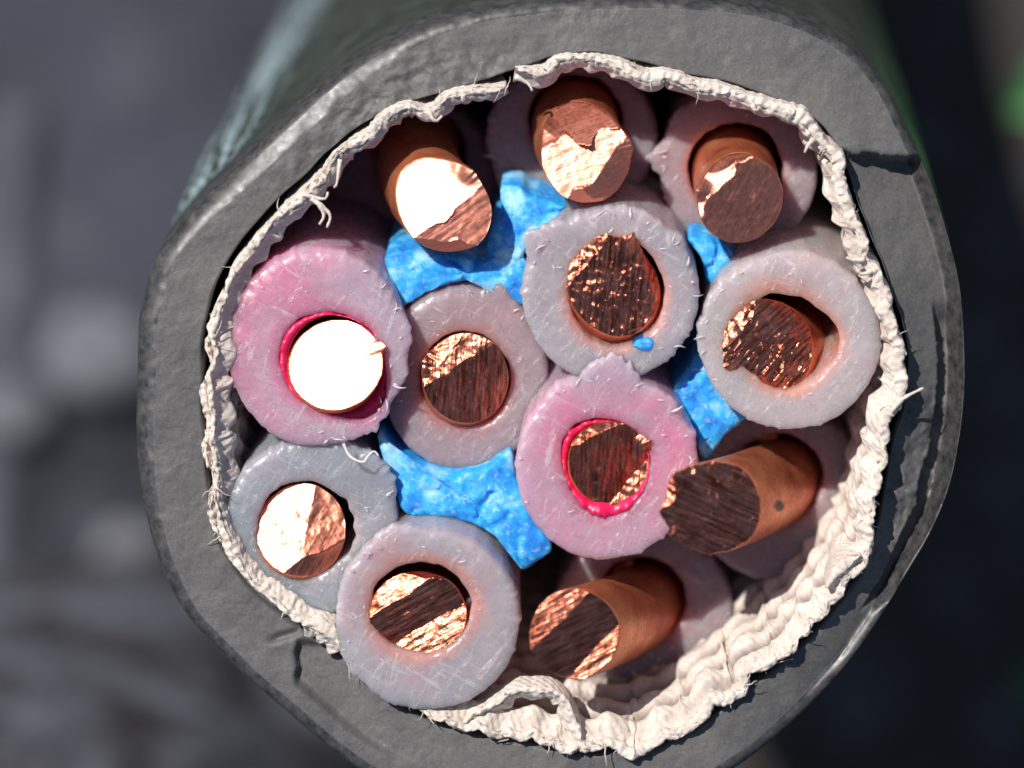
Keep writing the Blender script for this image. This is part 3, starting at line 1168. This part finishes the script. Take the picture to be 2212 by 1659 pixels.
    for v_ in V:
        k_ = D / (D + H - v_[2]) * 100
        x_, y_ = 1106 + v_[0] * k_, 829.5 - v_[1] * k_
        sp.append(max([0.0] + [1 - sst(0.6, 1.0, math.hypot(x_ - a_, (y_ - b_) * 0.85) / c_) for a_, b_, c_ in spots]))
    o.data.attributes.new('spot', 'FLOAT', 'POINT').data.foreach_set('value', sp)
    return o


DK = (0.30, -0.28, 1.0)       # turned away from the sun: mirrors the blue-dark sky

# W1 upper left, deep in shade
w = insulation('grey insulated wire deep in shade at upper left', M['bounce_maroon'], 884, 398, -4.0, 194, 188, (908, 330, 98, 98), seed=1.3)
conductor(w, (963, 452, 0.2), (905, 312, -4.4), 0.94, [(HALF, (0, 0)), ((0.02, -0.10, 1), (0.1, -0.02)), ((-0.10, -1.1, 1), (0, -0.72))],
          seed=1.1, streak=(35, 5, 0.012), crinkle=0.009, marked=0.16, soft=0.16, wobble=1.8, burrs=[(52, 0.22, 22)], bend=0.5, label='copper end with a sunlit white facet')
# W2 top centre
w = insulation('grey insulated wire at top centre with a round copper stub', M['mauve'], 1235, 300, -2.2, 182, 172, (1243, 262, 102, 100), jags=[(215, 10, 12), (120, 12, 10)], seed=2.3, flaps=[(200, 40, 10), (110, 20, 6)])
conductor(w, (1268, 340, 0.2), (1243, 266, -2.6), 0.97, [((-0.10, 0.09, 1), (0, 0)), ((0.40, -0.22, 1), (0.42, -0.1)), ((-0.35, 0.85, 1), (-0.1, 0.42)), ((0.0, -1.2, 1), (0, -0.78))],
          seed=2.6, streak=(20, 4, 0.012), crinkle=0.012, marked=0.22, soft=0.16, wobble=2.2, burrs=[(15, 0.14, 18), (150, 0.10, 16)], label='copper stub with a folded bright lip')
# W3 top right
w = insulation('grey insulated wire at upper right with a tongue torn from its left rim', M['mauve'], 1596, 368, -1.6, 170, 182, (1590, 372, 104, 106), jags=[(172, 34, 12), (140, 8, 20)], seed=3.4, flaps=[(165, 30, 10)])
conductor(w, (1600, 432, 0.4), (1586, 372, -2.0), 0.93, [((0.26, -0.20, 1), (0, 0)), ((-0.17, 0.17, 1), (-0.38, 0.40)), ((-0.3, 1.0, 1), (-0.3, 0.68))],
          seed=3.1, streak=(60, 3, 0.010), crinkle=0.012, marked=0.25, soft=0.12, wobble=2.2, burrs=[(165, 0.20, 16), (75, 0.10, 20)], label='copper stub with a wide dark face')
# W4 right
w = insulation('thick milky insulated wire at right with copper loose in its wide hole', M['warm'], 1706, 738, 0.25, 196, 192, (1688, 742, 108, 106), jags=[(178, 6, 14), (150, 8, 16)], seed=4.2, tilt=(-0.02, -0.03), flaps=[(160, 40, 14)], wide=[(15, 14, 22), (-12, 14, 18), (225, -14, 30)], tints=[(110, 60, 0.1, 0.8)])
conductor(w, (1656, 748, 0.18), (1712, 742, -2.5), 0.86, [((0.24, -0.12, 1), (0, 0)), ((0.40, 0.25, 1), (0.3, 0.3)), ((0.02, -0.5, 1), (-0.3, -0.45)), ((-0.1, 0.3, 1), (-0.4, 0.4))],
          seed=4.9, squash=(0.95, 1.2), streak=(50, 5, 0.035), crinkle=0.042, burrs=[(205, 0.25, 16)], label='copper end with a crumpled dark face')
# W5 upper centre
w = insulation('cool grey insulated wire at centre with a jagged top rim', M['grey'], 1318, 640, 0.35, 192, 186, (1332, 636, 104, 118), jags=[(143, 46, 13), (128, 20, 8), (70, 12, 24), (40, 14, 10)], seed=5.7, tilt=(0.0, 0.02), flaps=[(90, 60, 24), (0, 40, 10), (170, 20, 4)])
conductor(w, (1324, 617, 0.42), (1340, 655, -2.5), 0.98, [((0.22, -0.16, 1), (0, 0)), (HALF, (-0.50, 0.40)), ((0.65, 0.1, 1), (0.72, 0.2))],
          seed=5.2, streak=(80, 5, 0.030), crinkle=0.05, burrs=[(62, 0.30, 16), (100, 0.12, 16)], label='copper end with a crinkled face and a torn top')
# W6 centre left
w = insulation('mauve grey insulated wire left of centre, sunk behind its neighbours', M['mauve'], 1002, 818, -0.7, 182, 198, (1005, 822, 99, 104), jags=[(68, 22, 10), (58, 8, 20)], seed=6.1, flaps=[(60, 25, 10)])
conductor(w, (1005, 814, -0.25), (1008, 822, -3.0), 0.94, [((0.20, -0.26, 1), (0, 0)), ((-0.02, 0.10, 1), (0.2, 0.45)), (HALF, (-0.42, 0.50))],
          seed=6.6, streak=(88, 7, 0.014), crinkle=0.020, burrs=[(160, 0.12, 22)], rim=0.01, label='copper end with a dark striped face and a bright upper edge')
# W7 left, red
w = insulation('pink insulated wire at left with a red lining and glaring white copper', M['pink'], 683, 752, 0.0, 194, 214, (722, 788, 105, 107), jags=[(10, 16, 16), (-15, 14, 12), (-52, 12, 16), (75, 6, 12)], seed=7.9, tilt=(0.03, -0.02), flaps=[(0, 60, 22), (-60, 25, 8)], wide=[(150, 20, 48), (312, 33, 32)], tints=[(150, 55, 0.9, 0.75), (120, 22, 0.3, 0.7), (315, 28, 0.4, 0.9), (200, 40, 0.9, 0.35), (20, 60, 0.6, -0.4)])
lining(w, 722, 788, -0.06, 101, 103, [(150, 20, 48), (312, 33, 32)], 7.0)
conductor(w, (724, 788, 0.14), (722, 792, -3.0), 1.01, [(HALF, (0, 0))],
          seed=7.2, streak=(20, 3, 0.003), crinkle=0.003, marked=0.02, burrs=[(22, 0.36, 9, 0.0)], rim=0.010, label='copper end glaring white in the sun')
# W8 low centre, red
w = insulation('pink insulated wire below centre with a red lining and a pointed top', M['pink'], 1308, 1010, 0.5, 196, 200, (1312, 1002, 92, 92), jags=[(86, 52, 20), (120, 12, 12), (45, 10, 12), (20, 8, 10)], seed=8.4, tilt=(0.0, 0.0), flaps=[(85, 50, 22), (20, 20, 8), (175, 30, 6)], wide=[(140, 17, 38), (268, 27, 44)], tints=[(30, 40, 0.6, 0.55), (140, 40, 0.3, 0.5), (330, 30, 0.5, 0.35), (88, 25, 1.0, -0.6), (250, 50, 0.7, 0.15)])
lining(w, 1312, 1002, 0.44, 88, 87, [(140, 17, 38), (268, 27, 44)], 8.0)
conductor(w, (1317, 1000, 0.52), (1310, 1006, -2.5), 0.90, [((0.24, -0.20, 1), (0, 0)), ((-0.12, 0.10, 1), (0.1, -0.78), 'max'), ((-0.05, 0.5, 1), (0, 0.78))],
          seed=8.8, squash=(1.0, 0.95), streak=(86, 8, 0.014), crinkle=0.02, burrs=[(28, 0.26, 18)], label='copper end with a dark grooved face')
# W9 right lower, bent copper
w = insulation('grey insulated wire at lower right with a long copper end bent to the left', M['mauve'], 1682, 1068, -2.2, 192, 188, (1682, 1035, 97, 97), seed=9.3)
conductor(w, (1538, 1098, 1.1), (1684, 1030, -3.2), 0.95, [((0.16, -0.22, 1), (0, 0)), ((0.26, 0.22, 1), (0.2, 0.5)), (HALF, (-0.60, 0.38))],
          seed=9.9, squash=(0.90, 1.06), streak=(-32, 6, 0.05), crinkle=0.042, rim=0.05, spots=[(1683, 1093, 13)], burrs=[(135, 0.22, 30), (182, 0.12, 20), (215, 0.16, 14)], bend=0.12, label='long bent copper end with a ragged dark face')
# W10 bottom
w = insulation('grey insulated wire at bottom right of centre with copper leaning left', M['mauve'], 1390, 1330, -2.4, 194, 186, (1385, 1300, 98, 96), seed=10.3)
conductor(w, (1240, 1370, 1.1), (1392, 1298, -3.4), 0.93, [((0.18, -0.22, 1), (0, 0)), ((-0.06, 0.06, 1), (-0.2, 0.34)), ((-0.10, 0.09, 1), (0.30, -0.45), 'max')],
          seed=10.9, squash=(0.90, 1.06), streak=(28, 9, 0.008), crinkle=0.010, marked=0.30, rim=0.01, bend=0.12, label='leaning copper end with three smooth facets')
# W11 bottom left
w = insulation('milky insulated wire at bottom left holding copper with a dark band', M['grey'], 922, 1340, 0.40, 200, 194, (908, 1316, 110, 99), jags=[(110, 24, 14), (125, 10, 14), (150, 8, 18)], seed=11.6, tilt=(-0.02, 0.02), flaps=[(115, 35, 12)], tints=[(90, 90, 0.0, 0.9), (150, 40, 0.5, 0.3)])
conductor(w, (903, 1327, 0.30), (915, 1312, -2.5), 1.05, [((0.16, -0.30, 1), (0, 0)), ((-0.11, 0.10, 1), (0.1, -0.25), 'max'), ((-0.20, 0.18, 1), (0, 0.62)), ((0.1, 1.3, 1), (0, 0.82))],
          seed=11.1, squash=(1.0, 0.86), streak=(28, 6, 0.020), crinkle=0.016, marked=0.40, rim=0.01, label='copper end with a dark band between bright edges')
# W12 left lower
w = insulation('cool grey insulated wire at lower left with ridged copper', M['cool'], 672, 1140, -0.1, 188, 192, (656, 1145, 102, 104), jags=[(60, 8, 20), (35, 26, 22)], seed=12.5, flaps=[(60, 40, 14), (270, 30, 8)], wide=[(12, 8, 9), (-8, 12, 8), (-25, 9, 9), (32, 10, 9)])
conductor(w, (650, 1143, 0.0), (655, 1143, -3.0), 0.97, [(HALF, (0, 0)), ((0.05, 0.20, 1), (0.12, 0.0)), ((0.35, -0.5, 1), (0.35, -0.50))],
          seed=12.9, squash=(1.0, 1.05), streak=(60, 3, 0.008), crinkle=0.012, marked=0.10, soft=0.05, wobble=0.8, rim=0.015, label='copper end split by an upright ridge')


# ------------------------------------------------------------------ blue filler between the wires
def filler(poly, z, seed, amp=0.10, label=None, depth=6.0):
    ln = resample(poly, 5.0, True)
    cx, cy = ln.mean(axis=0)
    n = len(ln)
    rows = []
    K = max(6, int(np.abs(ln - (cx, cy)).max() / 7))
    for k in range(K, 0, -1):
        q = k / K
        row = []
        for x, y in ln:
            px, py = cx + (x - cx) * q, cy + (y - cy) * q
            wob = 3 * nz(px, py, seed, 0.06)
            h = amp * (fbm(px / 100, py / 100, seed, 1.5, 3) - 1.2 * max(0, 0.09 - abs(nz(px / 100, py / 100, seed + 5, 1.0))) / 0.09 * sst(-0.1, 0.15, nz(px / 100, py / 100, seed + 8, 1.1)))
            h -= 0.10 * q ** 6
            row.append(P(px + wob, py + wob, z + h))
        rows.append(row)
    top = [r_ for r_ in rows]
    deep = [[p + AX * d for p in rows[0]] for d in (depth, depth * 0.5, depth * 0.2, 0.3, 0.1)]
    rows = deep + top
    V = [p for r_ in rows for p in r_]
    c = P(cx, cy, z + amp * fbm(cx / 100, cy / 100, seed, 2.2, 4))
    V.append(c)
    F = []
    for i in range(len(rows) - 1):
        for j in range(n):
            k = (j + 1) % n
            F.append((i * n + j, i * n + k, (i + 1) * n + k, (i + 1) * n + j))
    o = (len(rows) - 1) * n
    for j in range(n):
        F.append((o + j, o + (j + 1) % n, len(V) - 1))
    # consistent outward facing whatever way the outline was traced
    a = sum(ln[i][0] * ln[(i + 1) % n][1] - ln[(i + 1) % n][0] * ln[i][1] for i in range(n))
    if a > 0:
        F = [f[::-1] for f in F]
    mb = MB()
    mb.add(V, F)
    return mb.build('filler_strand', M['blue'], cable, label)


filler([(1082, 410), (1120, 405), (1150, 425), (1225, 450), (1235, 465), (1190, 500), (1165, 520), (1125, 560), (1120, 640), (1060, 640), (1045, 590), (1060, 500), (1085, 470)], -0.8, 1.5, 0.16, 'blue filler between the top copper stub and the central wire')
filler([(832, 555), (870, 545), (960, 550), (1040, 560), (1130, 560), (1135, 650), (1100, 650), (1050, 610), (980, 610), (900, 640), (868, 660), (850, 620)], -0.7, 4.5, 0.14, 'pale blue filler above the mauve wire')
filler([(815, 940), (860, 985), (905, 1010), (985, 1022), (1050, 1008), (1100, 975), (1118, 1040), (1150, 1120), (1190, 1180), (1160, 1215), (1125, 1228), (1095, 1180), (1030, 1135), (950, 1115), (880, 1110), (850, 1050)], -0.35, 7.5, 0.10, 'large bright blue filler below the mauve wire')
filler([(1450, 860), (1490, 790), (1520, 760), (1600, 870), (1610, 900), (1560, 950), (1520, 990), (1495, 930)], -0.6, 10.5, 0.14, 'blue filler between the pink wire and the right wire')
filler([(1485, 512), (1520, 508), (1560, 530), (1600, 570), (1560, 610), (1528, 610), (1515, 560)], -0.7, 13.5, 0.12, 'small blue filler under the upper right wire')
filler([(1365, 745), (1385, 730), (1400, 725), (1415, 735), (1412, 755), (1395, 762)], 0.38, 16.5, 0.04, 'tiny blue scrap stuck in the rim of the central wire', 0.12)

# curl of plastic swarf hanging off the pink wire
mb = MB()
cl = resample([(742, 958), (752, 980), (765, 992), (785, 998), (795, 985), (808, 975), (818, 985)], 4)
mb.tube([P(x, y, 0.35 + 0.0 * i) for i, (x, y) in enumerate(cl)], [0.035 * (1 - 0.5 * i / len(cl)) for i in range(len(cl))], 6)
mb.build('plastic_curl', M['chip'], cable, 'thin pale curl of plastic between the left wires')


# ------------------------------------------------------------------ weeds, far out of focus
def weed(x, y, h, leaves, mat, label, seed):
    root = bpy.data.objects.new('weed', None)
    col.objects.link(root)
    root.location = (x, y, 0)
    tag(root, label, 'weed', 'weeds on the ground behind the cable')
    rg = random.Random(seed)
    mb = MB()
    top = Vector((x + rg.uniform(-1, 1), y + rg.uniform(-1, 1), h))
    mb.tube([Vector((x, y, -0.5)).lerp(top, k / 6) + Vector((0.3 * math.sin(k), 0, 0)) for k in range(7)], [0.5 - 0.05 * k for k in range(7)], 8)
    mb.build('stem', M['stem'], root)
    for i in range(leaves):
        a = 2 * math.pi * i / leaves + rg.uniform(-0.3, 0.3)
        L, wd = rg.uniform(5.0, 8.5), rg.uniform(1.5, 2.4)
        z0 = h * rg.uniform(0.45, 0.95)
        lm = MB()
        V = []
        for k in range(13):
            t = k / 12
            c = Vector((x, y, z0)) + Vector((math.cos(a), math.sin(a), 0)) * (L * t) + Vector((0, 0, 2.2 * math.sin(t * 2.2) - 1.8 * t * t))
            hw = wd * math.sin(math.pi * min(1, t ** 0.8)) ** 0.8 + 0.08
            sd = Vector((-math.sin(a), math.cos(a), 0))
            for q in (-1, -0.5, 0, 0.5, 1):
                V.append(c + sd * (hw * q) + Vector((0, 0, 0.35 * abs(q) + 0.1 * nz(k, q, i))))
        # two sides, a tenth of a millimetre apart
        n = len(V)
        F = grid_faces(13, 5, wrap=False)
        V2 = [v - Vector((0, 0, 0.12)) for v in V]
        F2 = [tuple(n + i_ for i_ in f[::-1]) for f in F]
        lm.add(V + V2, F + F2)
        lm.build('leaf', mat, root)


def rock(x, y, rx, ry, h, seed, label):
    mb = MB()
    V, n, m = [], 120, 60
    for i in range(m + 1):
        a = math.pi * 0.5 * (1 - i / m) ** 0.8
        for j in range(n):
            t = 2 * math.pi * j / n
            c, s_ = math.cos(t), math.sin(t)
            rr_ = math.sin(a) ** 0.7
            w = 1 + 0.16 * fbm(c, s_, math.cos(a) + seed, 1.1, 4)
            zz = h * math.cos(a) ** 0.6 * (1 + 0.05 * fbm(c * rr_, s_ * rr_, seed + 3, 2.0, 4)) + 0.25 * fbm(c * rr_ * rx, s_ * rr_ * ry, seed, 0.5, 4)
            V.append((x + rx * rr_ * w * c, y + ry * rr_ * w * s_, zz - 0.6))
    V[0:0] = []
    F = grid_faces(m + 1, n)
    F.append(tuple(m * n + j for j in range(n)))
    mb.add(V, F)
    o = mb.build('rock', M['stone'])
    tag(o, label, 'rock')


def stalk():
    mb = MB()
    pts = [Vector((-20.3 + 0.5 * math.sin(y * 0.11) + 0.02 * y, y, -0.72 + 0.15 * math.sin(y * 0.2))) for y in np.arange(-34, 12, 1.5)]
    mb.tube(pts, [0.9 + 0.12 * math.sin(i * 1.3) for i in range(len(pts))], 10)
    tag(mb.build('dry_stalk', M['straw']), 'dry grey stalk lying on the dark ground along the left edge, blurred', 'stalk')


def pebble(x, y, r, seed, label):
    mb = MB()
    V, n, m = [], 36, 18
    for i in range(m + 1):
        a = math.pi * i / m
        for j in range(n):
            t = 2 * math.pi * j / n
            d = Vector((math.sin(a) * math.cos(t), math.sin(a) * math.sin(t), math.cos(a)))
            w = r * (1 + 0.22 * fbm(d.x + seed, d.y, d.z, 1.2, 3))
            V.append((x + d.x * w * 1.3, y + d.y * w, 0.4 * r + d.z * w * 0.6))
    mb.add(V, grid_faces(m + 1, n, flip=True))
    tag(mb.build('pebble', M['pale']), label, 'pebble', 'pebbles on the dark ground')


stalk()
pebble(-16.3, 1.0, 1.9, 2.0, 'pale grey pebble on the dark ground, just left of the cable')
pebble(-19.8, -1.2, 1.2, 5.0, 'small pale pebble beside the dry stalk at the left edge')
pebble(-15.0, -6.5, 1.1, 9.0, 'smallest dull pebble between the stalk and the cable at left')
rock(-17.5, -18.0, 17, 11.5, 34.0, 4.0, 'dark speckled rock below the lower left of the cable, out of focus')
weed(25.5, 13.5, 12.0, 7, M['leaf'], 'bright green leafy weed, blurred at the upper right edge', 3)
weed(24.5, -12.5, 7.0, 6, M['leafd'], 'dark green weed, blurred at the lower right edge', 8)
